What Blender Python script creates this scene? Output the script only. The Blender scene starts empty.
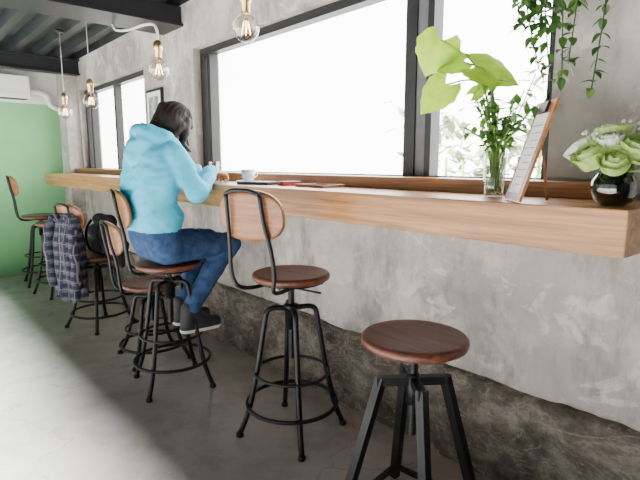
import bpy, bmesh, math, random
import numpy as np
from mathutils import Vector, Matrix, noise
random.seed(7)
scene = bpy.context.scene
COL = scene.collection

# ---------------------------------------------------------------- materials
def new_mat(name):
    m = bpy.data.materials.new(name); m.use_nodes = True
    nt = m.node_tree
    return m, nt, nt.nodes['Principled BSDF'], nt.nodes['Material Output']

def N(nt, t, **kw):
    n = nt.nodes.new(t)
    for k, v in kw.items(): setattr(n, k, v)
    return n

def coords(nt, scale=(1, 1, 1)):
    tc = N(nt, 'ShaderNodeTexCoord'); mp = N(nt, 'ShaderNodeMapping')
    mp.inputs['Scale'].default_value = scale
    nt.links.new(tc.outputs['Object'], mp.inputs['Vector'])
    return mp.outputs['Vector']

def ramp(nt, fac, stops):
    r = N(nt, 'ShaderNodeValToRGB')
    e = r.color_ramp.elements
    while len(e) < len(stops): e.new(0.5)
    for i, (p, c) in enumerate(stops):
        e[i].position = p; e[i].color = (*c, 1)
    nt.links.new(fac, r.inputs['Fac'])
    return r.outputs['Color']

def noise_n(nt, vec, scale, detail=6, rough=.55, dist=0):
    n = N(nt, 'ShaderNodeTexNoise')
    n.inputs['Scale'].default_value = scale; n.inputs['Detail'].default_value = detail
    n.inputs['Roughness'].default_value = rough; n.inputs['Distortion'].default_value = dist
    nt.links.new(vec, n.inputs['Vector'])
    return n.outputs['Fac']

def mixc(nt, fac, a, b, mode='MIX'):
    m = N(nt, 'ShaderNodeMix', data_type='RGBA', blend_type=mode)
    if isinstance(fac, float): m.inputs[0].default_value = fac
    else: nt.links.new(fac, m.inputs[0])
    for i, x in ((6, a), (7, b)):
        if isinstance(x, tuple): m.inputs[i].default_value = (*x, 1)
        else: nt.links.new(x, m.inputs[i])
    return m.outputs[2]

def add_bump(nt, bsdf, h, strength, dist=.01):
    b = N(nt, 'ShaderNodeBump'); b.inputs['Strength'].default_value = strength
    b.inputs['Distance'].default_value = dist
    nt.links.new(h, b.inputs['Height']); nt.links.new(b.outputs['Normal'], bsdf.inputs['Normal'])

def mat(name, c1, c2=None, scale=6, stretch=(1, 1, 1), rough=.6, metal=0., bump=0., detail=6, pos=(.35, .65), spec=.5, dist=0, bd=.005):
    m, nt, b, o = new_mat(name)
    c2 = c2 or tuple(x * .8 for x in c1)
    v = coords(nt, stretch); f = noise_n(nt, v, scale, detail, dist=dist)
    nt.links.new(ramp(nt, f, [(pos[0], c2), (pos[1], c1)]), b.inputs['Base Color'])
    b.inputs['Roughness'].default_value = rough; b.inputs['Metallic'].default_value = metal
    b.inputs['Specular IOR Level'].default_value = spec
    if bump: add_bump(nt, b, f, bump, bd)
    return m

def leaf_mat(name, c1, c2, trans=.5, scale=20):
    m, nt, b, o = new_mat(name)
    v = coords(nt); f = noise_n(nt, v, scale, 3)
    c = ramp(nt, f, [(.35, c2), (.65, c1)])
    nt.links.new(c, b.inputs['Base Color']); b.inputs['Roughness'].default_value = .4
    t = N(nt, 'ShaderNodeBsdfTranslucent'); nt.links.new(c, t.inputs['Color'])
    mx = N(nt, 'ShaderNodeMixShader'); mx.inputs[0].default_value = trans
    nt.links.new(b.outputs[0], mx.inputs[1]); nt.links.new(t.outputs[0], mx.inputs[2])
    nt.links.new(mx.outputs[0], o.inputs['Surface'])
    return m

def glass_mat(name, tint=(1, 1, 1), base=.04, rough=.02):
    m, nt, b, o = new_mat(name)
    tr = N(nt, 'ShaderNodeBsdfTransparent'); tr.inputs['Color'].default_value = (*tint, 1)
    gl = N(nt, 'ShaderNodeBsdfGlossy'); gl.inputs['Roughness'].default_value = rough
    lw = N(nt, 'ShaderNodeLayerWeight'); lw.inputs['Blend'].default_value = .25
    ad = N(nt, 'ShaderNodeMath', operation='MULTIPLY_ADD')
    ad.inputs[1].default_value = .55; ad.inputs[2].default_value = base
    nt.links.new(lw.outputs['Facing'], ad.inputs[0])
    mx = N(nt, 'ShaderNodeMixShader')
    nt.links.new(ad.outputs[0], mx.inputs[0]); nt.links.new(tr.outputs[0], mx.inputs[1]); nt.links.new(gl.outputs[0], mx.inputs[2])
    nt.links.new(mx.outputs[0], o.inputs['Surface'])
    return m

def emis_mat(name, c, s):
    m, nt, b, o = new_mat(name)
    b.inputs['Base Color'].default_value = (*c, 1)
    b.inputs['Emission Color'].default_value = (*c, 1); b.inputs['Emission Strength'].default_value = s
    return m

def concrete_wall():
    m, nt, b, o = new_mat('plaster_concrete')
    v = coords(nt)
    big = noise_n(nt, v, 1.3, 9, .64, .3)
    base = ramp(nt, big, [(.32, (.27, .245, .215)), (.50, (.42, .39, .355)), (.68, (.59, .555, .515))])
    p = noise_n(nt, v, 2.6, 8, .68, .5)
    pm = ramp(nt, p, [(.49, (0, 0, 0)), (.61, (.75, .75, .75))])
    c = mixc(nt, pm, base, (.64, .605, .565))
    p2 = noise_n(nt, coords(nt, (1, 1, 1.4)), 5.0, 6, .62, 1.0)
    c = mixc(nt, ramp(nt, p2, [(.58, (0, 0, 0)), (.63, (.6, .6, .6))]), c, (.74, .70, .66))
    st = noise_n(nt, coords(nt, (1, 1, .4)), 6, 10, .76)
    sm = ramp(nt, st, [(.49, (0, 0, 0)), (.66, (.8, .8, .8))])
    c = mixc(nt, sm, c, (.22, .195, .165))
    nt.links.new(c, b.inputs['Base Color']); b.inputs['Roughness'].default_value = .75
    add_bump(nt, b, noise_n(nt, v, 7, 10, .68), .6, .02)
    return m

def rough_band():
    m, nt, b, o = new_mat('rough_stone_band')
    v = coords(nt, (1, 1, 1.3))
    n1 = noise_n(nt, v, 4, 12, .76, .2)
    c = ramp(nt, n1, [(.36, (.04, .032, .025)), (.5, (.15, .125, .098)), (.64, (.36, .315, .265))])
    n2 = noise_n(nt, v, 26, 6, .7)
    c = mixc(nt, ramp(nt, n2, [(.50, (0, 0, 0)), (.7, (.6, .6, .6))]), c, (.06, .05, .04))
    n3 = noise_n(nt, coords(nt, (1, 1, 2.5)), 3.2, 8, .6, 1.5)
    vein = ramp(nt, n3, [(.485, (0, 0, 0)), (.5, (.6, .6, .6)), (.515, (0, 0, 0))])
    c = mixc(nt, vein, c, (.38, .34, .29))
    nt.links.new(c, b.inputs['Base Color']); b.inputs['Roughness'].default_value = .8
    add_bump(nt, b, noise_n(nt, v, 12, 12, .75), .8, .03)
    return m

def floor_mat():
    m, nt, b, o = new_mat('polished_concrete_floor')
    v = coords(nt)
    n1 = noise_n(nt, v, 1.1, 8, .6, .5)
    c = ramp(nt, n1, [(.3, (.29, .275, .26)), (.7, (.43, .42, .405))])
    vo = N(nt, 'ShaderNodeTexVoronoi', feature='DISTANCE_TO_EDGE'); vo.inputs['Scale'].default_value = .8
    wv = N(nt, 'ShaderNodeTexNoise'); wv.inputs['Scale'].default_value = 2.0; wv.inputs['Detail'].default_value = 5
    nt.links.new(v, wv.inputs['Vector'])
    vm = N(nt, 'ShaderNodeVectorMath', operation='ADD'); nt.links.new(v, vm.inputs[0]); nt.links.new(wv.outputs['Color'], vm.inputs[1])
    nt.links.new(vm.outputs[0], vo.inputs['Vector'])
    ck = ramp(nt, vo.outputs['Distance'], [(0, (1, 1, 1)), (.008, (0, 0, 0))])
    ck2 = mixc(nt, .35, (0, 0, 0), ck)
    c = mixc(nt, ck2, c, (.13, .12, .11))
    st = noise_n(nt, v, 3.5, 10, .74)
    c = mixc(nt, ramp(nt, st, [(.48, (0, 0, 0)), (.68, (.6, .6, .6))]), c, (.21, .198, .185))
    nt.links.new(c, b.inputs['Base Color'])
    b.inputs['Roughness'].default_value = .27
    add_bump(nt, b, noise_n(nt, v, 3, 6, .6), .08, .02)
    return m

def wood_mat(name, ca, cb, axis='Y', k=1.0, rough=.4):
    m, nt, b, o = new_mat(name)
    s = {'Y': (14 * k, .8 * k, 22 * k), 'X': (.8 * k, 14 * k, 22 * k), 'Z': (14 * k, 14 * k, .8 * k)}[axis]
    v = coords(nt, s)
    g = noise_n(nt, v, 1.6, 8, .62, .8)
    c = ramp(nt, g, [(.34, cb), (.5, tuple((x + y) / 2 for x, y in zip(ca, cb))), (.63, ca)])
    v2 = coords(nt, tuple(x * 4 for x in s)); f = noise_n(nt, v2, 2, 4)
    c = mixc(nt, ramp(nt, f, [(.52, (0, 0, 0)), (.72, (.55, .55, .55))]), c, tuple(x * .55 for x in cb))
    nt.links.new(c, b.inputs['Base Color']); b.inputs['Roughness'].default_value = rough
    add_bump(nt, b, g, .15, .003)
    return m

def plaid_mat():
    m, nt, b, o = new_mat('plaid_flannel')
    tc = N(nt, 'ShaderNodeTexCoord'); sx = N(nt, 'ShaderNodeSeparateXYZ')
    nt.links.new(tc.outputs['Object'], sx.inputs[0])
    def band(sock, freq, lo):
        a = N(nt, 'ShaderNodeMath', operation='MULTIPLY'); a.inputs[1].default_value = freq; nt.links.new(sock, a.inputs[0])
        f = N(nt, 'ShaderNodeMath', operation='FRACT'); nt.links.new(a.outputs[0], f.inputs[0])
        return ramp(nt, f.outputs[0], lo)
    s1 = [(0, (0, 0, 0)), (.45, (0, 0, 0)), (.5, (1, 1, 1)), (.9, (1, 1, 1)), (.95, (0, 0, 0))]
    s2 = [(0, (0, 0, 0)), (.2, (0, 0, 0)), (.23, (1, 1, 1)), (.29, (1, 1, 1)), (.32, (0, 0, 0))]
    ay = band(sx.outputs['Y'], 16, s1); az = band(sx.outputs['Z'], 15, s1)
    ly = band(sx.outputs['Y'], 16, s2); lz = band(sx.outputs['Z'], 15, s2)
    c = mixc(nt, ay, (.018, .022, .04), (.07, .07, .10))
    c2 = mixc(nt, az, c, (.012, .014, .03))
    c2 = mixc(nt, ly, c2, (.16, .13, .15)); c2 = mixc(nt, lz, c2, (.13, .11, .13))
    nt.links.new(c2, b.inputs['Base Color']); b.inputs['Roughness'].default_value = .9
    return m

M_WALL = concrete_wall(); M_BAND = rough_band(); M_FLOOR = floor_mat()
M_OAK = wood_mat('oak_counter', (.54, .26, .095), (.25, .10, .032), 'Y', .9, .36)
M_SEAT = wood_mat('walnut_seat', (.19, .062, .032), (.08, .024, .013), 'Y', 1.6, .4)
M_BACK = wood_mat('backrest_wood', (.40, .165, .058), (.22, .085, .03), 'Y', 1.5, .38)
M_METAL = mat('black_metal', (.022, .022, .024), (.012, .012, .013), 8, rough=.38, metal=.6)
M_FRAME = mat('window_frame_black', (.02, .02, .022), (.012, .012, .014), 8, rough=.45)
M_FRAME2 = mat('window_frame_grey', (.16, .16, .17), (.12, .12, .13), 8, rough=.4)
M_GREEN = mat('green_paint', (.22, .54, .24), (.19, .48, .21), 2, rough=.5)
M_WHITE = mat('white_paint', (.75, .76, .74), (.66, .67, .65), 2, rough=.6)
M_DARKWALL = mat('low_bounce_dark', (.06, .06, .06), (.05, .05, .05), 2, rough=.7)  # added dark tone for the unseen left and back walls, reduces bounce light
M_PLASTIC = mat('white_plastic', (.82, .82, .8), (.76, .76, .74), 3, rough=.35)
M_CERAMIC = mat('white_ceramic', (.85, .85, .83), (.8, .8, .78), 3, rough=.2)
M_DECK = mat('steel_deck', (.030, .031, .036), (.015, .016, .02), 3, rough=.5, metal=.3)
M_BEAM = mat('steel_beam', (.014, .015, .018), (.009, .010, .012), 4, rough=.5)
M_PANE = glass_mat('window_pane', (1, 1, 1), .02)
M_GLASS = glass_mat('clear_glass', (.93, .97, .95), .08)
M_BULB = glass_mat('bulb_glass', (.97, .93, .86), .10)
M_DGLASS = glass_mat('green_vase_glass', (.25, .33, .27), .12)
M_WATER = glass_mat('water', (.85, .93, .88), .05)
M_BRASS = mat('brass', (.75, .52, .25), (.6, .4, .18), 20, rough=.3, metal=1)
M_FIL = emis_mat('filament', (1, .62, .25), 25)
M_CABLE = mat('cable', (.5, .5, .48), None, 5, rough=.5)
M_PHILO = leaf_mat('philodendron_leaf', (.42, .60, .04), (.24, .44, .025), .42)
M_STEM = mat('stem', (.18, .32, .06), None, 20, rough=.5)
M_DLEAF = leaf_mat('dark_leaf', (.07, .16, .03), (.03, .085, .018), .35)
M_MLEAF = leaf_mat('mid_leaf', (.16, .30, .06), (.07, .17, .03), .4)
M_PETG = leaf_mat('green_petal', (.58, .72, .26), (.36, .54, .12), .25)
M_PETW = leaf_mat('white_petal', (.85, .85, .78), (.7, .75, .6), .3)
M_HEDGE = leaf_mat('hedge_leaf', (.26, .32, .18), (.18, .24, .11), .3)
M_PAPER = mat('paper', (.85, .85, .83), (.8, .8, .78), 2, rough=.8)
M_HOOD = mat('cyan_hoodie', (.08, .55, .76), (.06, .46, .67), 9, rough=.85, bump=.25, spec=.2)
M_JEAN = mat('blue_denim', (.045, .09, .20), (.022, .05, .12), 26, rough=.85, bump=.3, spec=.2)
M_SKIN = mat('skin', (.70, .46, .35), (.64, .40, .30), 9, rough=.5)
M_HAIR = mat('dark_hair', (.03, .02, .016), (.012, .008, .007), 16, (6, 6, .8), rough=.6, bump=.5, spec=.25)
M_SHOE = mat('shoe_canvas', (.02, .02, .022), (.012, .012, .014), 20, rough=.7)
M_SOLE = mat('shoe_sole', (.7, .7, .68), None, 20, rough=.7)
M_EYE = mat('eye_white', (.8, .8, .8), None, 9, rough=.2)
M_IRIS = mat('eye_iris', (.03, .02, .015), None, 9, rough=.2)
M_LIP = mat('lips', (.55, .22, .2), None, 9, rough=.4)
M_BLACKCLOTH = mat('black_cloth', (.014, .014, .016), (.006, .006, .007), 12, rough=.9, bump=.4)
M_PLAID = plaid_mat()
M_RED = mat('red_cover', (.5, .05, .06), None, 9, rough=.5)
M_GROUND = mat('pavement', (.4, .4, .38), (.3, .3, .29), 3, rough=.9)
M_ART = mat('art_print', (.5, .52, .45), (.08, .12, .1), 14, rough=.6)
M_POT = mat('terracotta_pot', (.12, .11, .10), None, 6, rough=.8)

# ---------------------------------------------------------------- builder
class B:
    def __init__(s): s.v = []; s.f = []; s.m = []; s.s = []; s.mats = []; s.M = Matrix.Identity(4)
    def mi(s, m):
        if m not in s.mats: s.mats.append(m)
        return s.mats.index(m)
    def add(s, vs, fs, m, smooth=True):
        o = len(s.v); k = s.mi(m)
        s.v += [tuple(s.M @ Vector(p)) for p in vs]
        for f in fs: s.f.append([i + o for i in f]); s.m.append(k); s.s.append(smooth)
    def box(s, lo, hi, m):
        x0, y0, z0 = lo; x1, y1, z1 = hi
        s.add([(x0, y0, z0), (x1, y0, z0), (x1, y1, z0), (x0, y1, z0), (x0, y0, z1), (x1, y0, z1), (x1, y1, z1), (x0, y1, z1)],
              [(0, 3, 2, 1), (4, 5, 6, 7), (0, 1, 5, 4), (1, 2, 6, 5), (2, 3, 7, 6), (3, 0, 4, 7)], m, False)
    def lathe(s, prof, m, c=(0, 0, 0), seg=28, smooth=True):
        vs = []; fs = []; n = len(prof)
        for r, z in prof:
            for i in range(seg):
                a = 2 * math.pi * i / seg
                vs.append((c[0] + max(r, 1e-5) * math.cos(a), c[1] + max(r, 1e-5) * math.sin(a), c[2] + z))
        for j in range(n - 1):
            for i in range(seg):
                k = (i + 1) % seg
                fs.append((j * seg + i, j * seg + k, (j + 1) * seg + k, (j + 1) * seg + i))
        if prof[0][0] > 1e-4: fs.append(tuple(range(seg))[::-1])
        if prof[-1][0] > 1e-4: fs.append(tuple((n - 1) * seg + i for i in range(seg)))
        s.add(vs, fs, m, smooth)
    def tube(s, pts, r, m, seg=10, closed=False, smooth=True, rot=0., flat=1.):
        pts = [Vector(p) for p in pts]; n = len(pts)
        rs = r if isinstance(r, (list, tuple)) else [r] * n
        T = []
        for i in range(n):
            if closed: t = pts[(i + 1) % n] - pts[i - 1]
            else: t = pts[min(i + 1, n - 1)] - pts[max(i - 1, 0)]
            T.append(t.normalized())
        up = Vector((0, 0, 1)) if abs(T[0].z) < .9 else Vector((1, 0, 0))
        u = (up - T[0] * up.dot(T[0])).normalized()
        vs = []; fs = []
        for i in range(n):
            u = (u - T[i] * u.dot(T[i])).normalized(); w = T[i].cross(u)
            for j in range(seg):
                a = 2 * math.pi * j / seg + rot
                vs.append(pts[i] + (u * math.cos(a) + w * math.sin(a) * flat) * rs[i])
        for i in range(n if closed else n - 1):
            ii = (i + 1) % n
            for j in range(seg):
                k = (j + 1) % seg
                fs.append((i * seg + j, i * seg + k, ii * seg + k, ii * seg + j))
        if not closed:
            fs.append(tuple(range(seg))[::-1]); fs.append(tuple((n - 1) * seg + j for j in range(seg)))
        s.add(vs, fs, m, smooth)
    def ring(s, R, r, z, m, c=(0, 0), n=40, seg=8):
        s.tube([(c[0] + R * math.cos(2 * math.pi * i / n), c[1] + R * math.sin(2 * math.pi * i / n), z) for i in range(n)], r, m, seg, True)
    def ell(s, c, r, m, seg=16, rings=10):
        if not isinstance(r, (tuple, list)): r = (r, r, r)
        vs = []; fs = []
        for j in range(rings + 1):
            th = math.pi * j / rings
            for i in range(seg):
                a = 2 * math.pi * i / seg; q = max(math.sin(th), 1e-4)
                vs.append((c[0] + r[0] * q * math.cos(a), c[1] + r[1] * q * math.sin(a), c[2] - r[2] * math.cos(th)))
        for j in range(rings):
            for i in range(seg):
                k = (i + 1) % seg
                fs.append((j * seg + i, j * seg + k, (j + 1) * seg + k, (j + 1) * seg + i))
        s.add(vs, fs, m)
    def leaf(s, base, d, up, L, W, m, nt=8, ns=4, fold=.25, droop=.2, lobe=0., ripple=0., p=.7, curl=0.):
        base = Vector(base); d = Vector(d).normalized(); up = Vector(up)
        up = (up - d * up.dot(d))
        if up.length < 1e-3: up = d.orthogonal()
        up.normalize(); sd = d.cross(up); vs = []; fs = []
        for i in range(nt + 1):
            t = i / nt
            w = W / 2 * max(math.sin(math.pi * t ** p), .02) * (1 + ripple * math.sin(t * 26))
            for j in range(-ns, ns + 1):
                q = j / ns
                P = base + d * (t * L - lobe * L * abs(q) ** 1.5 * (1 - t) ** 2) + sd * (q * w + (0 if not lobe else q * W * .28 * (1 - t) ** 3))
                P += up * (fold * abs(q) * w - droop * t * t * L - curl * q * q * w)
                vs.append(P)
        k = 2 * ns + 1
        for i in range(nt):
            for j in range(2 * ns):
                fs.append((i * k + j, i * k + j + 1, (i + 1) * k + j + 1, (i + 1) * k + j))
        s.add(vs, fs, m)
    def finish(s, name, loc=(0, 0, 0), rz=0., bevel=0., recalc=True, parent=None, solid=0.):
        me = bpy.data.meshes.new(name); me.from_pydata(s.v, [], s.f)
        for m in s.mats: me.materials.append(m)
        me.polygons.foreach_set('material_index', s.m); me.polygons.foreach_set('use_smooth', s.s)
        if recalc:
            bm = bmesh.new(); bm.from_mesh(me); bmesh.ops.recalc_face_normals(bm, faces=bm.faces); bm.to_mesh(me); bm.free()
        ob = bpy.data.objects.new(name, me); COL.objects.link(ob)
        ob.location = loc; ob.rotation_euler = (0, 0, rz)
        if bevel:
            md = ob.modifiers.new('bevel', 'BEVEL'); md.width = bevel; md.segments = 2; md.limit_method = 'ANGLE'; md.angle_limit = .7
        if solid:
            md = ob.modifiers.new('solid', 'SOLIDIFY'); md.thickness = solid
        if parent: ob.parent = parent
        return ob

def smoothpath(pts, k=6):
    pts = [Vector(p) for p in pts]; out = []
    P = [pts[0]] + pts + [pts[-1]]
    for i in range(1, len(P) - 2):
        for j in range(k):
            t = j / k
            a, b, c, d = P[i - 1], P[i], P[i + 1], P[i + 2]
            out.append(.5 * ((2 * b) + (c - a) * t + (2 * a - 5 * b + 4 * c - d) * t * t + (3 * b - a - 3 * c + d) * t ** 3))
    out.append(pts[-1]); return out

# ---------------------------------------------------------------- room shell
WX = 1.744; YF = 6.4; YB = -2.2; XL = -1.4; CZ = 2.36
b = B(); b.box((XL, YB, -.1), (1.95, YF + .15, 0), M_FLOOR); b.finish('floor')
b = B()
b.box((WX, YB, 0), (1.95, YF + .15, 1.14), M_WALL)
b.box((WX, YB, 2.05), (1.95, YF + .15, 2.75), M_WALL)
b.box((WX, YB, 1.14), (1.95, .80, 2.05), M_WALL)
b.box((WX, 3.37, 1.14), (1.95, 4.26, 2.05), M_WALL)
b.box((WX, 6.08, 1.14), (1.95, YF + .15, 2.05), M_WALL)
b.finish('wall_right')
# rough lower band
b = B(); ny = 340; nz = 18; vs = []; fs = []
for i in range(ny + 1):
    y = YB + .01 + (YF - YB - .02) * i / ny
    top = .395 + .018 * noise.noise((y * 3, 0, 5)) + .008 * noise.noise((y * 17, 0, 2))
    for j in range(nz + 2):
        if j <= nz:
            z = top * j / nz; x = 1.708 + .022 * noise.noise((y * 4, z * 5, 0)) + .012 * noise.noise((y * 15, z * 17, 3)); x = min(x, 1.738)
        else: z = top + .006; x = 1.746
        vs.append((x, y, z))
k = nz + 2
for i in range(ny):
    for j in range(k - 1): fs.append((i * k + j, i * k + j + 1, (i + 1) * k + j + 1, (i + 1) * k + j))
b.add(vs, fs, M_BAND); b.finish('baseboard_right', recalc=False)
b = B(); b.box((1.60, 6.12, 0), (WX, YF, 2.30), M_WALL); b.finish('trim_1', bevel=.006)
b = B(); b.box((XL, YF, 0), (WX, YF + .15, 1.90), M_GREEN); b.box((XL, YF, 1.90), (WX, YF + .15, 2.75), M_WHITE); b.finish('wall_far')
b = B(); b.box((XL, YB - .15, 0), (1.95, YB, 2.75), M_DARKWALL); b.finish('wall_back')
b = B(); b.box((XL - .15, YB - .15, 0), (XL, -1.2, 2.75), M_DARKWALL); b.box((XL - .15, 5.9, 0), (XL, YF + .15, 2.75), M_DARKWALL)
b.box((XL - .15, -1.2, 2.2), (XL, 5.9, 2.75), M_DARKWALL); b.finish('wall_left')  # unseen wall, pulled in close to narrow the sun patch and reduce bounce
# corrugated deck ceiling
b = B(); prof = []; x = XL - .15
while x < 1.95:
    prof += [(x, CZ), (x + .07, CZ), (x + .10, CZ + .07), (x + .19, CZ + .07), (x + .22, CZ)]; x += .22
vs = []; fs = []
for (px, pz) in prof: vs += [(px, YB - .15, pz), (px, YF + .15, pz)]
for i in range(len(prof) - 1): fs.append((2 * i, 2 * i + 1, 2 * i + 3, 2 * i + 2))
b.add(vs, fs, M_DECK, False)
b.box((XL - .15, YB - .15, CZ + .10), (1.95, YF + .15, CZ + .2), M_DECK); b.finish('ceiling')
def ibeam(name, y0, y1, z0, z1):
    b = B(); b.box((XL, y0, z0), (WX - .002, y1, z0 + .014), M_BEAM); b.box((XL, y0, z1 - .014), (WX - .002, y1, z1), M_BEAM)
    ym = (y0 + y1) / 2; b.box((XL, ym - .008, z0 + .014), (WX - .002, ym + .008, z1 - .014), M_BEAM); b.finish(name)
b = B(); b.box((XL, 3.52, 2.23), (WX - .002, 3.80, CZ - .001), M_BEAM); b.box((XL, 3.49, 2.222), (WX - .002, 3.83, 2.238), M_BEAM); b.finish('ceiling_beam')
ibeam('ceiling_beam', 5.98, 6.10, 2.20, CZ - .001)

# windows
def window(name, y0, y1, z0, z1, mull, xs=1.80, grey=()):
    b = B(); f = .045; xe = xs + .07
    b.box((xs, y0, z0), (xe, y0 + f, z1), M_FRAME); b.box((xs, y1 - f, z0), (xe, y1, z1), M_FRAME)
    b.box((xs, y0 + f, z0), (xe, y1 - f, z0 + f + .01), M_FRAME); b.box((xs, y0 + f, z1 - f), (xe, y1 - f, z1), M_FRAME)
    for (a, c) in mull: b.box((xs + .003, a, z0 + f + .01), (xe - .003, c, z1 - f), M_FRAME)
    for (a, c) in grey: b.box((xs + .012, a, z0 + f + .01), (xe - .01, c, z1 - f), M_FRAME2)
    b.add([(xs + .035, y0 + f, z0 + f), (xs + .035, y1 - f, z0 + f), (xs + .035, y1 - f, z1 - f), (xs + .035, y0 + f, z1 - f)], [(0, 1, 2, 3)], M_PANE, False)
    return b.finish(name, recalc=False)
window('window_1', .80, 3.37, 1.14, 2.05, [(1.34, 1.372), (1.43, 1.49), (3.24, 3.28)], grey=[(1.372, 1.43)])
window('window_2', 4.26, 6.08, 1.14, 2.05, [(5.12, 5.17), (5.86, 5.91)])
b = B()
for y in (-1.2, .55, 2.3, 4.05, 5.84): b.box((XL - .1, y, 0), (XL - .04, y + .06, 2.2), M_FRAME)
b.box((XL - .1, -1.14, 2.14), (XL - .04, 5.84, 2.2), M_FRAME)
b.box((XL - .1, -1.14, 0), (XL - .04, 5.84, .06), M_FRAME)
b.add([(XL - .07, -1.2, .06), (XL - .07, 5.9, .06), (XL - .07, 5.9, 2.14), (XL - .07, -1.2, 2.14)], [(0, 1, 2, 3)], M_PANE, False)
b.finish('window_3', recalc=False)
b = B(); b.box((1.655, .60, 1.1385), (1.80, 6.115, 1.19), M_OAK); b.finish('trim_2', bevel=.003)

# counter
b = B(); b.box((1.34, .41, 1.018), (WX - .001, 6.115, 1.138), M_OAK)
b.finish('bar_counter', bevel=.004)

# outside
b = B(); b.box((1.96, -8, -.12), (16, 16, -.02), M_GROUND); b.box((-12, -8, -.12), (XL - .16, 16, -.02), M_GROUND); b.finish('ground')
b = B()
for i in range(650):
    p = Vector((random.gauss(3.7, .22), random.uniform(1.35, 2.9), 0)); hmax = 1.62 + .22 * math.sin(p.y * 5)
    p.z = random.uniform(.0, 1) ** .6 * hmax
    d = Vector((random.gauss(-.3, .5), random.gauss(0, .6), random.gauss(.1, .5)))
    b.leaf(p, d, (-.2, 0, 1), random.uniform(.1, .18), .07, M_HEDGE, 4, 1)
for i in range(9): b.tube([(3.7, 1.45 + i * .16, -.02), (3.7 + random.uniform(-.1, .1), 1.45 + i * .16, 1.3)], .012, M_STEM, 6)
b.finish('hedge', recalc=False)

# ---------------------------------------------------------------- stools
def backboard(b, cx, cz, W, H, m, R=.33, th=.016):
    nu = 22; nv = 8
    def P(u, v, off):
        hh = H / 2 * (max(1 - abs(u) ** 2.8, 0)) ** (1 / 2.6)
        y = u * W / 2; z = cz + v * hh
        x = cx + (R - math.sqrt(R * R - y * y)) * 1.0 + off - (z - cz) * .12
        return (x, y, z)
    vs = []; fs = []
    for off in (0, th):
        for i in range(nu + 1):
            u = -1 + 2 * i / nu; u = math.sin(u * math.pi / 2) * .999
            for j in range(nv + 1): vs.append(P(u, -1 + 2 * j / nv, off))
    k = nv + 1; o = (nu + 1) * k
    for i in range(nu):
        for j in range(nv):
            a = i * k + j; fs.append((a, a + 1, a + k + 1, a + k)); fs.append((o + a, o + a + k, o + a + k + 1, o + a + 1))
        a = i * k; fs.append((a, a + k, o + a + k, o + a)); a = i * k + nv; fs.append((a, o + a, o + a + k, a + k))
    for i in (0, nu):
        for j in range(nv): a = i * k + j; fs.append((a, a + 1, o + a + 1, o + a))
    b.add(vs, fs, m)

def seat_prof(r, z, th=.032):
    return [(0, z - th), (r - .012, z - th), (r - .003, z - th + .006), (r, z - th + .014), (r - .001, z - .008), (r - .006, z - .002), (r - .014, z), (r - .03, z - .003), (0, z - .004)]

def screw(b, z0, z1, r=.013):
    pr = [(r, z0)]; z = z0
    while z < z1: pr += [(r, z), (r + .003, z + .004), (r, z + .008)]; z += .010
    pr += [(r, z1)]; b.lathe(pr, M_METAL, seg=12)

def bar_stool(name, x, y, zs, rz, back=True, leg_rot=math.pi / 4, sr=.176, bo=0., bh=0., rs=1., Rb=.33, bw=.31):
    b = B(); s = min(1., (zs - .10) / .60)
    for k in range(4):
        a = leg_rot + k * math.pi / 2; c, sn = math.cos(a), math.sin(a)
        pr = [(.025, .60), (.085, .602), (.112, .585), (.122, .54), (.14, .43), (.163, .30), (.20, .13), (.245, .014)]
        b.tube(smoothpath([(c * r, sn * r, z * s) for r, z in pr], 4), .0125, M_METAL, 10)
        b.lathe([(.016, 0), (.018, .004), (.016, .016), (.011, .022)], M_METAL, (c * .246, sn * .246, 0), 12)
    b.ring(.170, .008, .30 * s, M_METAL); b.ring(.208, .0095, .15 * s, M_METAL)
    b.lathe([(.02, .50 * s), (.028, .505 * s), (.028, .60 * s), (.036, .60 * s), (.036, .615 * s), (.018, .62 * s)], M_METAL, seg=18)
    screw(b, .36 * s, zs - .045)
    b.lathe([(.03, zs - .06), (.085, zs - .045), (.085, zs - .034), (.0, zs - .033)], M_METAL, seg=20)
    b.ring(.145, .006, zs - .038, M_METAL)
    for a in (.3, .3 + math.pi / 2):
        c, sn = math.cos(a) * .15, math.sin(a) * .15
        b.tube([(-c, -sn, zs - .042), (c, sn, zs - .042)], .006, M_METAL, 8)
    b.tube([(0.0, -.16, zs - .075), (0, .05, zs - .07)], .005, M_METAL, 8)
    b.lathe(seat_prof(sr, zs), M_SEAT, seg=48)
    if back:
        for sy in (-rs, rs):
            b.tube(smoothpath([(-.05, sy * .05, zs - .044), (-.15 - bo * .4, sy * .065, zs - .046), (-.195 - bo, sy * .08, zs - .025), (-.212 - bo, sy * .095, zs + .04), (-.222 - bo, sy * .09, zs + .16 + bh), (-.245 - bo, sy * .078, zs + .27 + bh), (-.262 - bo, sy * .072, zs + .385 + bh)], 5), .009, M_METAL, 8)
        b.tube(smoothpath([(-.262 - bo, -.072 * rs, zs + .385 + bh), (-.268 - bo, -.04 * rs, zs + .398 + bh), (-.27 - bo, 0, zs + .401 + bh), (-.268 - bo, .04 * rs, zs + .398 + bh), (-.262 - bo, .072 * rs, zs + .385 + bh)], 3), .009, M_METAL, 8)
        backboard(b, -.242 - bo, zs + .30 + bh, bw, .205, M_BACK, Rb)
    return b.finish(name, (x, y, 0), rz)

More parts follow.
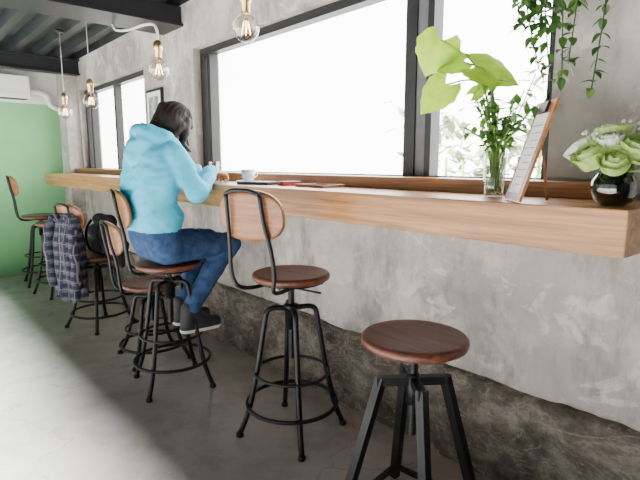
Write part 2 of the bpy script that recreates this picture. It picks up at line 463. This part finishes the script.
bar_stool('bar_stool', 1.343, 1.738, .765, .27, leg_rot=.80, bo=.05, bh=-.02, rs=1.2, Rb=.55, bw=.325)
PR = math.atan2(-.3, .954)
bar_stool('bar_stool', 1.15, 2.6, .71, PR, leg_rot=.9)
bar_stool('bar_stool', 1.23, 3.06, .50, -.1)
bar_stool('bar_stool', 1.177, 3.95, .56, .35)
bar_stool('bar_stool', 1.20, 5.80, .72, -.1)
bar_stool('bar_stool', 1.20, 5.20, .70, .2, back=False)

# square-leg adjustable stool
b = B(); zs = .684
b.lathe(seat_prof(.178, zs, .034), M_SEAT, seg=56)
b.lathe([(.03, zs - .065), (.05, zs - .06), (.095, zs - .046), (.095, zs - .035), (0, zs - .034)], M_METAL, seg=24)
for a in (.5, .5 + math.pi / 2):
    c, sn = math.cos(a) * .14, math.sin(a) * .14
    b.tube([(-c, -sn, zs - .042), (c, sn, zs - .042)], .011, M_METAL, 4, smooth=False, rot=math.pi / 4)
screw(b, .33, zs - .06, .014)
b.lathe([(.016, .44), (.024, .445), (.024, .545), (.016, .55)], M_METAL, seg=18)
b.tube([(0, 0, .575), (.13, .03, .58)], .006, M_METAL, 8)
rot0 = -.66
for k in range(4):
    a = rot0 + k * math.pi / 2; c, sn = math.cos(a), math.sin(a)
    b.tube([(c * .02, sn * .02, .525), (c * .125, sn * .125, .525)], .020, M_METAL, 4, smooth=False, rot=math.pi / 4)
    b.tube([(c * .108, sn * .108, .538), (c * .25, sn * .25, .0)], .021, M_METAL, 4, smooth=False, rot=math.pi / 4)
    a2 = a + math.pi / 2; q = .235
    b.tube([(c * q, sn * q, .055), (math.cos(a2) * q, math.sin(a2) * q, .055)], .012, M_METAL, 4, smooth=False, rot=math.pi / 4)
b.finish('backless_stool', (1.284, .992, 0), 0)

# ---------------------------------------------------------------- pendants
def pendant(x, y, z, r=.058, hook=False):
    b = B(); gl = []
    for i in range(13):
        th = math.pi * i / 14; gl.append((r * math.sin(th), -r * math.cos(th)))
    gl += [(.022, r * .98), (.019, r + .012)]
    b.lathe(gl[:], M_BULB, seg=28)
    b.lathe([(.018, r + .004), (.02, r + .008), (.02, r + .045), (.026, r + .05), (.026, r + .085), (.014, r + .10), (.005, r + .108)], M_BRASS, seg=20)
    b.lathe([(.008, -.0), (.010, .02), (.007, .05), (.006, r)], M_GLASS, seg=10)
    for k in range(6):
        a = k * math.pi / 3; c, s = math.cos(a), math.sin(a)
        b.tube([(c * .01, s * .01, .028), (c * .022, s * .022, -.025)], .0012, M_FIL, 5)
    top = CZ - z
    if hook:
        pts = smoothpath([(0, 0, r + .10), (0, 0, r + .15), (.005, .06, r + .20), (.02, .25, r + .235), (.05, .55, r + .27), (.08, .85, r + .33), (.09, .95, 2.224 - z)], 6)
        b.tube(pts, .008, M_PLASTIC, 8)
    else:
        b.tube([(0, 0, r + .10), (0, 0, top)], .0035, M_CABLE, 8)
        b.lathe([(.04, top - .02), (.04, top)], M_METAL, seg=18)
    b.finish('pendant_bulb', (x, y, z))
pendant(1.25, 1.92, 1.826); pendant(1.25, 2.83, 1.775, hook=True); pendant(1.25, 4.07, 1.713); pendant(1.25, 4.79, 1.685)

# ---------------------------------------------------------------- AC, conduit, picture
b = B()
b.box((.45, YF - .21, 1.93), (1.28, YF, 2.16), M_PLASTIC)
b.box((.47, YF - .217, 1.945), (1.26, YF - .21, 1.985), M_WHITE)
b.box((.47, YF - .19, 1.925), (1.26, YF - .06, 1.93), M_FRAME)
for i in range(8): b.box((.5, YF - .19 + i * .02, 2.16), (1.23, YF - .18 + i * .02, 2.163), M_FRAME)
b.finish('air_conditioner', bevel=.02)
b = B(); b.tube(smoothpath([(1.281, YF - .06, 2.02), (1.40, YF - .06, 2.02), (1.47, YF - .06, 1.98), (1.50, YF - .06, 1.90), (1.56, YF - .06, 1.86), (1.598, YF - .06, 1.86)], 6), .028, M_PLASTIC, 12)
b.finish('drain_pipe')
b = B(); b.box((1.722, 3.88, 1.52), (WX, 4.18, 1.84), M_FRAME); b.box((1.720, 3.90, 1.54), (1.7225, 4.16, 1.82), M_PAPER); b.box((1.718, 3.94, 1.58), (1.7205, 4.12, 1.78), M_ART)
b.finish('picture_frame')

# ---------------------------------------------------------------- counter objects
CT = 1.138
# glass with plants
b = B(); gx, gy = 1.51, .862
b.lathe([(.0, 0), (.030, 0), (.032, .004), (.0375, .15), (.0355, .15), (.030, .012), (0, .011)], M_GLASS, seg=28)
b.lathe([(0, .0125), (.0293, .0125), (.0318, .10), (0, .10)], M_WATER, seg=24)
def W2L(p): return Vector((p[0] - gx, p[1] - gy, p[2] - CT))
stems = [((1.413, 1.02, 1.645), (-.25, .25, -.75), .12, .13, (-.8, -.55, .2)), ((1.46, .92, 1.555), (.45, -.62, -.22), .15, .14, (-.6, -.5, .8)), ((1.40, .985, 1.50), (-.35, .45, -.55), .12, .11, (-.75, -.55, .6)),
         ((1.44, .95, 1.57), (-.35, .5, -.1), .09, .08, (-.75, -.55, .75)), ((1.47, .93, 1.47), (.2, -.4, .3), .07, .05, (-.75, -.55, .75))]
for p, d, L, Wd, upn in stems:
    q = W2L(p); mid = Vector((q.x * .35, q.y * .35, .25 + q.z * .3))
    pts = smoothpath([(random.uniform(-.01, .01), random.uniform(-.01, .01), .02), (0, random.uniform(-.01, .01), .15), mid, q], 6)
    b.tube(pts, .0028, M_STEM, 7)
    b.leaf(q, d, upn, L, Wd, M_PHILO, 14, 6, .12, .2, .28, .06, .75, .1)
for i in range(30):
    a = random.uniform(0, 6.28); h = random.uniform(.22, .40); rr = random.uniform(.02, .13)
    e = Vector((math.cos(a) * rr * .6, math.sin(a) * rr - .005, h))
    pts = smoothpath([(random.uniform(-.018, .018), random.uniform(-.018, .018), .02), (e.x * .3, e.y * .3, .17), e], 6); b.tube(pts, .0018, M_STEM, 6)
    for k in range(9):
        ii = int(len(pts) * (.5 + .055 * k)); P = pts[ii] if ii < len(pts) else e
        d = Vector((random.gauss(0, 1), random.gauss(0, 1), random.gauss(.3, .6)))
        b.leaf(P, d, (0, 0, 1), random.uniform(.03, .055), .020, random.choice([M_MLEAF, M_DLEAF, M_MLEAF]), 5, 2)
b.finish('plant_in_glass', (gx, gy, CT), recalc=False)

# bouquet vase
b = B()
b.lathe([(.0, 0), (.028, 0), (.045, .012), (.056, .04), (.054, .065), (.042, .085), (.036, .092), (.034, .09), (.039, .083), (.051, .064), (.053, .04), (.042, .014), (0, .006)], M_DGLASS, seg=36)
b.lathe([(0, .008), (.040, .015), (.050, .04), (.048, .065), (0, .066)], M_WATER, seg=28)
def rose(c, r, m):
    c = Vector(c); ax = (c - Vector((0, 0, .04))).normalized(); u = ax.orthogonal().normalized(); w = ax.cross(u)
    b.ell(c, r * .6, m, 12, 8)
    for ring, (n, th, rad, op) in enumerate([(3, .35, .66, .0), (5, .75, .78, .08), (6, 1.15, .9, .18), (7, 1.5, 1.0, .32)]):
        for k in range(n):
            a = 2 * math.pi * k / n + ring * .6 + random.uniform(-.1, .1); vs = []; fs = []; nn = 5
            for i in range(nn):
                for j in range(nn):
                    pp = -1 + 2 * i / (nn - 1); qq = -1 + 2 * j / (nn - 1)
                    t = th - pp * .48 * (1 - .25 * qq * qq); az = a + qq * (.75 if ring else 1.1) * (1 - .12 * max(pp, 0)) / max(math.sin(th), .55)
                    rr = r * rad * (1 + op * max(pp, 0) ** 1.5 + .03 * qq)
                    vs.append(c + (ax * math.cos(t) + (u * math.cos(az) + w * math.sin(az)) * math.sin(t)) * rr)
            for i in range(nn - 1):
                for j in range(nn - 1): fs.append((i * nn + j, i * nn + j + 1, (i + 1) * nn + j + 1, (i + 1) * nn + j))
            b.add(vs, fs, m)
fl = [(-.065, .035, .135, .040, 0), (-.035, -.05, .15, .040, 0), (.03, .03, .18, .038, 1), (.05, -.05, .15, .040, 0), (-.02, .08, .15, .036, 1), (-.01, .01, .19, .038, 0), (.075, .03, .14, .036, 0), (-.085, -.025, .122, .034, 0), (.01, -.095, .135, .036, 0), (-.055, -.0, .175, .028, 1), (-.03, -.09, .115, .028, 1)]
for x, y, z, r, k in fl:
    z -= .01
    b.tube([(x * .15, y * .15, .03), (x * .4, y * .4, .09), (x * .9, y * .9, z - r * .4)], .0022, M_STEM, 6)
    rose((x, y, z), r, M_PETW if k else M_PETG)
for i in range(34):
    a = random.uniform(0, 6.28); rr = random.uniform(.03, .075)
    p = (math.cos(a) * rr, math.sin(a) * rr, random.uniform(.095, .14))
    b.leaf(p, (math.cos(a), math.sin(a), random.uniform(-.3, .5)), (0, 0, 1), random.uniform(.05, .07), .028, random.choice([M_MLEAF, M_DLEAF]), 5, 2)
for i in range(16):
    a = random.uniform(0, 6.28); rr = random.uniform(.02, .1); e = (math.cos(a) * rr, math.sin(a) * rr, random.uniform(.17, .22))
    b.ell(e, .005, M_PETW, 6, 4); b.tube([(e[0] * .5, e[1] * .5, .12), e], .001, M_STEM, 5)
b.finish('flower_vase', (1.452, .484, CT), recalc=False)

# clipboard menu on small easel
w = Vector((.712, .701, 0)).normalized(); nrm = Vector((-.70, .71, 0)).normalized()
lean = math.radians(17); upv = (Vector((0, 0, 1)) * math.cos(lean) - nrm * math.sin(lean)); nn = w.cross(upv)
if nn.dot(nrm) < 0: nn = -nn
b = B(); Mx = Matrix(((w.x, upv.x, nn.x, 0), (w.y, upv.y, nn.y, 0), (w.z, upv.z, nn.z, 0), (0, 0, 0, 1))); b.M = Mx
b.box((0, .003, -.004), (.140, .30, .004), M_BACK); b.box((.022, .025, .004), (.120, .262, .0055), M_PAPER)
b.box((.04, .265, .004), (.10, .295, .012), M_METAL); b.tube([(.055, .29, .008), (.0725, .325, .006), (.09, .29, .008)], .002, M_METAL, 6)
for i in range(9): b.box((.03, .05 + i * .022, .0055), (.085 + .014 * (i % 3), .0525 + i * .022, .0058), M_FRAME2)
b.M = Matrix.Identity(4)
pt = Mx @ Vector((.07, .22, -.006)); ft = pt - nrm * .03
b.tube([pt, (ft.x, ft.y, .003)], .004, M_BACK, 8)
b.finish('clipboard_menu', (1.352, .69, CT))

# vine in hanging planter
b = B()
b.lathe([(0, 0), (.06, 0), (.085, .12), (.09, .13), (.08, .13), (.07, .10), (0, .10)], M_POT, (0, 0, .0), 28)
for k in range(3):
    a = k * 2.1; b.tube([(math.cos(a) * .085, math.sin(a) * .085, .12), (0, 0, CZ - 2.02)], .002, M_CABLE, 6)
for i in range(20):
    a = random.uniform(0, 6.28); L = random.uniform(.12, .42) if i % 4 else random.uniform(.48, .56); x = math.cos(a) * .08; y = math.sin(a) * .08
    dx = random.uniform(-.04, .0); dy = random.uniform(-.06, .06) if i % 4 else random.uniform(-.06, .0)
    pts = smoothpath([(x * .5, y * .5, .10), (x, y, .15), (x * 1.25, y * 1.25, .02), (x * 1.2 + dx * .5, y * 1.2 + dy * .5 + .02 * math.sin(i), -L * .5), (x * 1.1 + dx, y * .8 + dy, -L)], 8)
    b.tube(pts, .002, M_DLEAF, 6)
    for P in pts[10:]:
        for q in range(2):
            d = Vector((random.gauss(-.1, .8), random.gauss(0, .8), random.gauss(-.4, .4)))
            b.leaf(P, d, (0, 0, 1), random.uniform(.03, .045), .024, M_DLEAF if random.random() < .85 else M_MLEAF, 5, 2)
b.finish('hanging_vine_planter', (1.62, .73, 2.02), recalc=False)

# small things on counter
b = B(); b.M = Matrix.Translation((1.50, 2.20, CT)) @ Matrix.Rotation(.3, 4, 'Z')
b.box((-.07, -.10, 0), (.07, .10, .016), M_FRAME); b.box((-.066, -.097, .003), (.072, .097, .013), M_PAPER); b.finish('notebook', bevel=.001)
b = B(); b.M = Matrix.Translation((1.54, 2.0, CT)) @ Matrix.Rotation(-.2, 4, 'Z')
b.box((-.05, -.035, 0), (.05, .035, .022), M_RED); b.tube([(-.05, .0, .009), (-.06, 0, .009)], .005, M_BRASS, 8); b.finish('red_wallet', bevel=.004)
b = B(); b.M = Matrix.Translation((1.55, 1.78, CT))
b.box((-.07, -.10, 0), (.07, .10, .006), M_OAK); b.box((-.07, -.10, .006), (-.063, .10, .014), M_OAK); b.box((.063, -.10, .006), (.07, .10, .014), M_OAK); b.box((-.063, -.10, .006), (.063, -.093, .014), M_OAK); b.box((-.063, .093, .006), (.063, .10, .014), M_OAK); b.finish('serving_tray', bevel=.002)
def cup(name, x, y):
    b = B(); b.lathe([(0, 0), (.045, 0), (.072, .010), (.070, .013), (.04, .005), (0, .005)], M_CERAMIC, seg=28)
    b.lathe([(.0, .006), (.025, .006), (.036, .03), (.041, .075), (.038, .075), (.033, .03), (.02, .012), (0, .012)], M_CERAMIC, seg=28)
    b.tube(smoothpath([(.038, 0, .062), (.058, 0, .06), (.060, 0, .04), (.036, 0, .028)], 5), .004, M_CERAMIC, 8)
    b.finish(name, (x, y, CT))
cup('coffee_cup', 1.57, 2.42)
b = B(); b.lathe([(0, 0), (.03, 0), (.033, .12), (.031, .12), (.028, .006), (0, .006)], M_GLASS, (0, 0, 0), 24); b.finish('drinking_glass', (1.61, 2.88, CT), recalc=False)
b = B(); b.M = Matrix.Translation((1.5, 3.7, CT)); b.box((-.09, -.13, 0), (.09, .13, .03), M_BLACKCLOTH); b.box((-.08, -.12, .03), (.08, .10, .045), M_SEAT); b.finish('stack_of_menus', bevel=.003)

# ---------------------------------------------------------------- remeshed organic shapes
def organic(name, prims, voxel, labels, sm=4, disp=None, parent=None, loc=(0, 0, 0), rz=0.):
    bm = bmesh.new()
    for (p0, p1, r0, r1, lab) in prims:
        t = bmesh.new()
        for p, r in ((p0, r0), (p1, r1)):
            g = bmesh.ops.create_icosphere(t, subdivisions=3, radius=r, matrix=Matrix.Translation(p))
        bmesh.ops.remove_doubles(t, verts=t.verts, dist=1e-6)
        h = bmesh.ops.convex_hull(t, input=t.verts)
        dele = [g for g in set(h['geom_interior'] + h['geom_unused']) if isinstance(g, bmesh.types.BMVert)]
        bmesh.ops.delete(t, geom=dele, context='VERTS')
        bmesh.ops.recalc_face_normals(t, faces=t.faces)
        me = bpy.data.meshes.new('t'); t.to_mesh(me); t.free(); bm.from_mesh(me); bpy.data.meshes.remove(me)
    me = bpy.data.meshes.new(name); bm.to_mesh(me); bm.free()
    ob = bpy.data.objects.new('tmp_' + name, me); COL.objects.link(ob)
    md = ob.modifiers.new('r', 'REMESH'); md.mode = 'VOXEL'; md.voxel_size = voxel
    dg = bpy.context.evaluated_depsgraph_get(); dg.update()
    me2 = bpy.data.meshes.new_from_object(ob.evaluated_get(dg)); me2.name = name
    bpy.data.objects.remove(ob)
    bm = bmesh.new(); bm.from_mesh(me2)
    for _ in range(sm): bmesh.ops.smooth_vert(bm, verts=bm.verts, factor=.5, use_axis_x=True, use_axis_y=True, use_axis_z=True)
    bm.normal_update(); bm.to_mesh(me2); bm.free()
    def lab_of(P):
        best = np.full(len(P), 1e9); L = np.zeros(len(P), int)
        for (p0, p1, r0, r1, lab) in prims:
            a = np.array(p0, float); d = np.array(p1, float) - a; dd = max(d @ d, 1e-9)
            t = np.clip((P - a) @ d / dd, 0, 1); q = np.linalg.norm(P - (a + t[:, None] * d), axis=1) - (r0 + (r1 - r0) * t)
            k = q < best; best[k] = q[k]; L[k] = lab
        return L
    n = len(me2.vertices); V = np.empty(n * 3); me2.vertices.foreach_get('co', V); V = V.reshape(-1, 3)
    if disp:
        L = lab_of(V); NN = [v.normal.copy() for v in me2.vertices]
        for i in range(n): V[i] += np.array(NN[i]) * disp(V[i], L[i])
        me2.vertices.foreach_set('co', V.ravel())
    C = np.empty(len(me2.polygons) * 3); me2.polygons.foreach_get('center', C); C = C.reshape(-1, 3)
    L = lab_of(C); me2.materials.clear()
    for m in labels: me2.materials.append(m)
    me2.polygons.foreach_set('material_index', L.astype(np.int32)); me2.polygons.foreach_set('use_smooth', np.ones(len(L), bool))
    me2.update()
    ob = bpy.data.objects.new(name, me2); COL.objects.link(ob); ob.location = loc; ob.rotation_euler = (0, 0, rz)
    if parent: ob.parent = parent
    return ob

# person (local: +x forward, +y her left, z world height)
woman = bpy.data.objects.new('seated_woman', None); COL.objects.link(woman)
woman.location = (1.155, 2.585, 0); woman.rotation_euler = (0, 0, .10)
HO, JE, SK = 0, 1, 2
P = []
P.append(((-.06, -.085, .818), (-.06, .085, .818), .105, .105, JE))
P.append(((-.08, -.065, .87), (-.08, .065, .87), .108, .108, JE))
for s, kn, an in ((-1, (.335, -.10, .785), (.06, -.09, .450)), (1, (.34, .13, .785), (.11, .07, .445))):
    hip = (-.04, s * .09, .805)
    P.append((hip, kn, .090, .066, JE))
    mid = tuple(kn[i] * .65 + an[i] * .35 + (-.015 if i == 0 else 0) for i in range(3))
    P.append((kn, mid, .064, .060, JE)); P.append((mid, an, .060, .049, JE))
ch = [(-.09, .965, .110), (-.105, 1.05, .110), (-.095, 1.16, .116), (-.08, 1.25, .106)]
yy = [.055, .06, .078, .085]
for s in (-1, 1):
    for i in range(3):
        P.append(((ch[i][0], s * yy[i], ch[i][1]), (ch[i + 1][0], s * yy[i + 1], ch[i + 1][1]), ch[i][2], ch[i + 1][2], HO))
for i in range(4): P.append(((ch[i][0], -yy[i], ch[i][1]), (ch[i][0], yy[i], ch[i][1]), ch[i][2], ch[i][2], HO))
P.append(((-.085, -.068, .965), (-.085, .068, .965), .121, .121, HO))
P.append(((-.045, -.145, 1.290), (-.045, .145, 1.290), .066, .066, HO))
P.append(((-.07, 0, 1.30), (-.03, 0, 1.35), .09, .065, HO))
ra = [(-.04, -.172, 1.28), (.045, -.23, 1.095), (.238, -.075, 1.207)]
la = [(-.04, .172, 1.28), (.065, .24, 1.13), (.235, .075, 1.205)]
for a in (ra, la):
    P.append((a[0], a[1], .066, .055, HO)); P.append((a[1], a[2], .055, .040, HO))
HC = Vector((.06, 0, 1.455)); tl = math.radians(38)
HF = Vector((math.cos(tl), 0, -math.sin(tl))); HU = Vector((math.sin(tl), 0, math.cos(tl))); HY = Vector((0, 1, 0))
def H(f, y, u): return tuple(HC + HF * f + HY * y + HU * u)
P.append(((-.035, 0, 1.32), H(-.02, 0, -.05), .052, .05, SK))
P.append((H(-.012, 0, .012), H(.014, 0, .008), .083, .078, SK))
P.append((H(.02, 0, 0), H(.045, 0, -.078), .068, .032, SK))
P.append((H(.0, -.045, -.055), H(.05, 0, -.082), .03, .026, SK)); P.append((H(.0, .045, -.055), H(.05, 0, -.082), .03, .026, SK))
P.append((H(.084, 0, .0), H(.103, 0, -.028), .008, .012, SK))
for s in (-1, 1): P.append((H(-.002, s * .080, .008), H(-.008, s * .079, -.022), .013, .010, SK))
# hood bunched behind neck
hd = [(.045, .05, 1.315), (.0, .095, 1.345), (-.07, .10, 1.385), (-.125, .055, 1.405)]
for s in (-1, 1):
    for i in range(3):
        a, c = hd[i], hd[i + 1]; P.append(((a[0], s * a[1], a[2]), (c[0], s * c[1], c[2]), .034 + .004 * i, .038 + .004 * i, HO))
P.append(((-.125, -.055, 1.405), (-.125, .055, 1.405), .045, .045, HO))
P.append(((-.125, -.045, 1.36), (-.18, 0, 1.29), .062, .05, HO)); P.append(((-.125, .045, 1.36), (-.18, 0, 1.29), .062, .05, HO))
def wr(v, L):
    if L == 0: return .010 * noise.noise((v[0] * 11, v[1] * 8, v[2] * 20)) + .005 * noise.noise((v[0] * 30, v[1] * 26, v[2] * 40)) - .001
    if L == 1: return .006 * noise.noise((v[0] * 22, v[1] * 14, v[2] * 22))
    return 0
organic('body', P, .0085, [M_HOOD, M_JEAN, M_SKIN], 3, wr, woman)
# hair
Hh = []
Hh.append((H(-.022, 0, .018), H(.004, 0, .028), .090, .080, 0)); Hh.append((H(-.03, -.02, -.01), H(-.03, .02, -.01), .076, .076, 0))
Hh.append((H(-.05, 0, -.03), (-.055, 0, 1.385), .06, .045, 0))
for s in (-1, 1):
    Hh.append((H(.015, s * .062, .035), H(.04, s * .080, -.02), .030, .024, 0)); Hh.append((H(.04, s * .080, -.02), H(.06, s * .072, -.08), .024, .018, 0))
    Hh.append((H(.06, s * .072, -.08), (.115, s * .06, 1.31), .018, .008, 0)); Hh.append((H(.0, s * .075, -.01), H(.0, s * .07, -.09), .028, .02, 0))
    Hh.append((H(.03, s * .03, .075), H(.055, s * .062, .03), .022, .018, 0))
Hh.append((H(-.075, 0, .045), H(-.10, 0, .03), .035, .030, 0)); Hh.append((H(-.10, 0, .03), (-.085, 0, 1.41), .028, .018, 0))
organic('hair', Hh, .006, [M_HAIR], 3, lambda v, L: .003 * noise.noise((v[0] * 70, v[1] * 70, v[2] * 8)), woman)
b = B()
for i in range(110):
    az = random.uniform(.75, 2 * math.pi - .75); pts = []; off = random.uniform(-.002, .006)
    for k in range(9):
        t = .15 + 1.75 * k / 8 * random.uniform(.97, 1.0)
        rx, ry, rzz = .098 + off, .086 + off, .108 + off
        pts.append(Vector(H(-.012 + rx * math.sin(t) * math.cos(az), ry * math.sin(t) * math.sin(az), .012 + rzz * math.cos(t) * .92)))
    if abs(math.cos(az)) < .75:
        l = pts[-1]; s = 1 if math.sin(az) > 0 else -1
        for k in range(1, 4): pts.append(Vector((l.x + .006 * k, l.y - s * .004 * k + random.uniform(-.004, .004), l.z - .022 * k)))
    n = len(pts); b.tube(pts, [.0045 * (1 - .7 * i2 / n) for i2 in range(n)], M_HAIR, 5)
b.finish('hair_strands', parent=woman)
b = B()
for s in (-1, 1):
    b.ell(H(.070, s * .030, -.004), (.012, .012, .010), M_EYE, 12, 8); b.ell(H(.0805, s * .030, -.006), .005, M_IRIS, 10, 6)
    b.tube([H(.080, s * .016, .016), H(.080, s * .030, .021), H(.070, s * .046, .016)], .003, M_HAIR, 6)
b.tube([H(.072, -.02, -.052), H(.082, -.008, -.050), H(.083, 0, -.051), H(.082, .008, -.050), H(.072, .02, -.052)], [.002, .004, .0045, .004, .002], M_LIP, 8)
b.finish('face_features', parent=woman)
def hand(Wp, d, n, ts):
    Wp = Vector(Wp); d = Vector(d).normalized(); n = Vector(n); n = (n - d * n.dot(d)).normalized(); s = d.cross(n).normalized() * ts
    o = []; offs = [.029, .010, -.009, -.027]; Ls = [.068, .076, .070, .054]
    for k in range(4):
        a = Wp + s * offs[k] * .6 + d * .005; c = Wp + d * (.078 - .004 * abs(k - 1)) + s * offs[k]
        o.append((tuple(a), tuple(c), .013, .0105, 0))
        p = c; ang = [.3, .75, 1.15]; fr = [.45, .32, .23]; r = .0092
        for j in range(3):
            q = p + (d * math.cos(ang[j]) - n * math.sin(ang[j]) + s * offs[k] * 2 * (1 if j == 0 else 0)).normalized() * Ls[k] * fr[j]
            o.append((tuple(p), tuple(q), r, r - .0008, 0)); p = q; r -= .0008
    p = Wp + d * .018 + s * .02; q = p + d * .032 + s * .028 - n * .008; r2 = q + d * .028 + s * .006 - n * .008; r3 = r2 + d * .022 - n * .006
    o += [(tuple(p), tuple(q), .015, .012, 0), (tuple(q), tuple(r2), .0115, .010, 0), (tuple(r2), tuple(r3), .010, .0085, 0)]
    o.append((tuple(Wp - d * .05), tuple(Wp + d * .01), .024, .021, 0))
    return o
# d x up points to her right (-y): the right thumb is on the -(d x up) side (+y), the left thumb on the +(d x up) side
organic('hand_right', hand((.252, -.064, 1.202), (.85, .25, -.12), (0, 0, 1), -1), .0035, [M_SKIN], 2, None, woman)
organic('hand_left', hand((.250, .064, 1.200), (.85, -.2, -.12), (0, 0, 1), 1), .0035, [M_SKIN], 2, None, woman)
# shoes resting on foot ring
for nm, (ax, ay), yaw in (('shoe_right', (.06, -.09), -.20), ('shoe_left', (.11, .07), -.05)):
    c, s = math.cos(yaw), math.sin(yaw)
    def T(x, y, z): return (ax + c * x - s * y, ay + s * x + c * y, z)
    zf = .325
    S = [(T(-.01, 0, .45), T(-.02, 0, .37), .044, .044, 0), (T(-.025, 0, zf + .035), T(.06, 0, zf + .038), .035, .037, 0), (T(.0, 0, .42), T(.08, 0, zf + .05), .042, .035, 0),
         (T(.06, 0, zf + .036), T(.145, .0, zf + .03), .039, .030, 0),
         (T(-.03, 0, zf + .008), T(.06, 0, zf + .008), .038, .038, 1), (T(.06, 0, zf + .008), T(.14, 0, zf + .008), .040, .035, 1)]
    ob = organic(nm, S, .006, [M_SHOE, M_SOLE], 3, None, woman)
    for v in ob.data.vertices:
        if v.co.z < zf - .012: v.co.z = zf - .012
    for pl in ob.data.polygons: pl.material_index = 1 if pl.center.z < zf + .010 else 0

# ---------------------------------------------------------------- plaid shirt & bag on stool
b = B(); nu = 72; nz = 44; vs = []; fs = []
for j in range(nz + 1):
    t = j / nz; z = .895 - t * .62
    a = .135 * (1 + .10 * t) * (min(1, .62 + t * 5) if t < .08 else 1) ; c = .030 + .045 * min(1, t * 3)
    for i in range(nu):
        th = 2 * math.pi * i / nu
        f = 1 + .16 * math.sin(th * 7 + 2 * math.sin(t * 4)) * min(1, t * 3) + .07 * math.sin(th * 13 + t * 6) * t
        vs.append((c * f * math.cos(th), a * (1 + (f - 1) * .3) * math.sin(th), z + (.02 * math.sin(th * 3) * t)))
for j in range(nz):
    for i in range(nu): fs.append((j * nu + i, j * nu + (i + 1) % nu, (j + 1) * nu + (i + 1) % nu, (j + 1) * nu + i))
fs.append(tuple(range(nu)))
b.add(vs, fs, M_PLAID)
for s in (-1, 1):
    b.tube(smoothpath([(-.02, s * .11, .86), (-.055, s * .13, .78), (-.06, s * .145, .6), (-.05, s * .13, .36)], 6), [.035 + .006 * math.sin(i * 1.3) for i in range(19)], M_PLAID, 14)
b.tube(smoothpath([(-.035, -.07, .885), (-.05, -.03, .86), (-.055, 0, .85), (-.05, .03, .86), (-.035, .07, .885)], 4), .014, M_PLAID, 10)
b.finish('plaid_shirt', (1.20 - .25 * math.cos(.35), 3.95 - .25 * math.sin(.35), 0), .35)
Bp = [((-.03, -.12, .63), (.0, .11, .63), .070, .070, 0), ((-.03, -.12, .73), (.0, .10, .73), .068, .062, 0), ((-.02, -.09, .82), (.0, .06, .83), .052, .042, 0), ((.07, -.10, .62), (.07, .08, .62), .055, .055, 0), ((-.02, -.16, .68), (-.02, -.20, .50), .045, .025, 0)]
bag = organic('backpack', Bp, .009, [M_BLACKCLOTH], 3, lambda v, L: .008 * noise.noise((v[0] * 20, v[1] * 16, v[2] * 18)), None, (1.23, 3.90, 0), .35)
b = B()
for s in (-1, 1):
    b.tube(smoothpath([(-.07, s * .05, .83), (-.11, s * .06, .76), (-.11, s * .065, .66), (-.08, s * .07, .60)], 5), .010, M_BLACKCLOTH, 8, flat=.4)
so_ = b.finish('shoulder_straps', parent=bag)

# ---------------------------------------------------------------- lights / world
wd = bpy.data.worlds.new('overcast_sky'); scene.world = wd; wd.use_nodes = True; nt = wd.node_tree
bg = nt.nodes['Background']; bg.inputs['Color'].default_value = (1, .99, .97, 1)
tc = N(nt, 'ShaderNodeTexCoord'); sp = N(nt, 'ShaderNodeSeparateXYZ'); mr = N(nt, 'ShaderNodeMapRange')
nt.links.new(tc.outputs['Generated'], sp.inputs[0]); nt.links.new(sp.outputs['X'], mr.inputs['Value'])
mr.inputs['From Min'].default_value = -.3; mr.inputs['From Max'].default_value = .2
mr.inputs['To Min'].default_value = 1.2; mr.inputs['To Max'].default_value = 15
nt.links.new(mr.outputs['Result'], bg.inputs['Strength'])
def portal(name, loc, rot, sx, sy):
    l = bpy.data.lights.new(name, 'AREA'); l.shape = 'RECTANGLE'; l.size = sx; l.size_y = sy
    l.cycles.is_portal = True
    o = bpy.data.objects.new(name, l); COL.objects.link(o); o.location = loc; o.rotation_euler = rot
portal('portal_1', (1.93, 2.085, 1.6), (0, math.pi / 2, 0), .95, 2.6)
portal('portal_2', (1.93, 5.17, 1.6), (0, math.pi / 2, 0), .95, 1.85)
portal('portal_3', (XL - .12, 2.35, 1.1), (0, -math.pi / 2, 0), 2.2, 7.1)
sl = bpy.data.lights.new('sun', 'SUN'); sl.energy = 82; sl.angle = math.radians(11); sl.color = (.97, .985, 1)
so = bpy.data.objects.new('sun', sl); COL.objects.link(so)
so.rotation_euler = Vector((.68, .10, -.76)).to_track_quat('-Z', 'Y').to_euler()

# ---------------------------------------------------------------- camera
cam = bpy.data.cameras.new('camera'); co = bpy.data.objects.new('camera', cam); COL.objects.link(co)
cam.sensor_width = 36; cam.lens = 28.0
F = Vector((.6497, .7448, -.1530)).normalized(); R = Vector((.7536, -.6574, 0)).normalized(); U = R.cross(F)
co.matrix_world = Matrix(((R.x, U.x, -F.x, 0), (R.y, U.y, -F.y, 0), (R.z, U.z, -F.z, 1.25), (0, 0, 0, 1)))
scene.camera = co
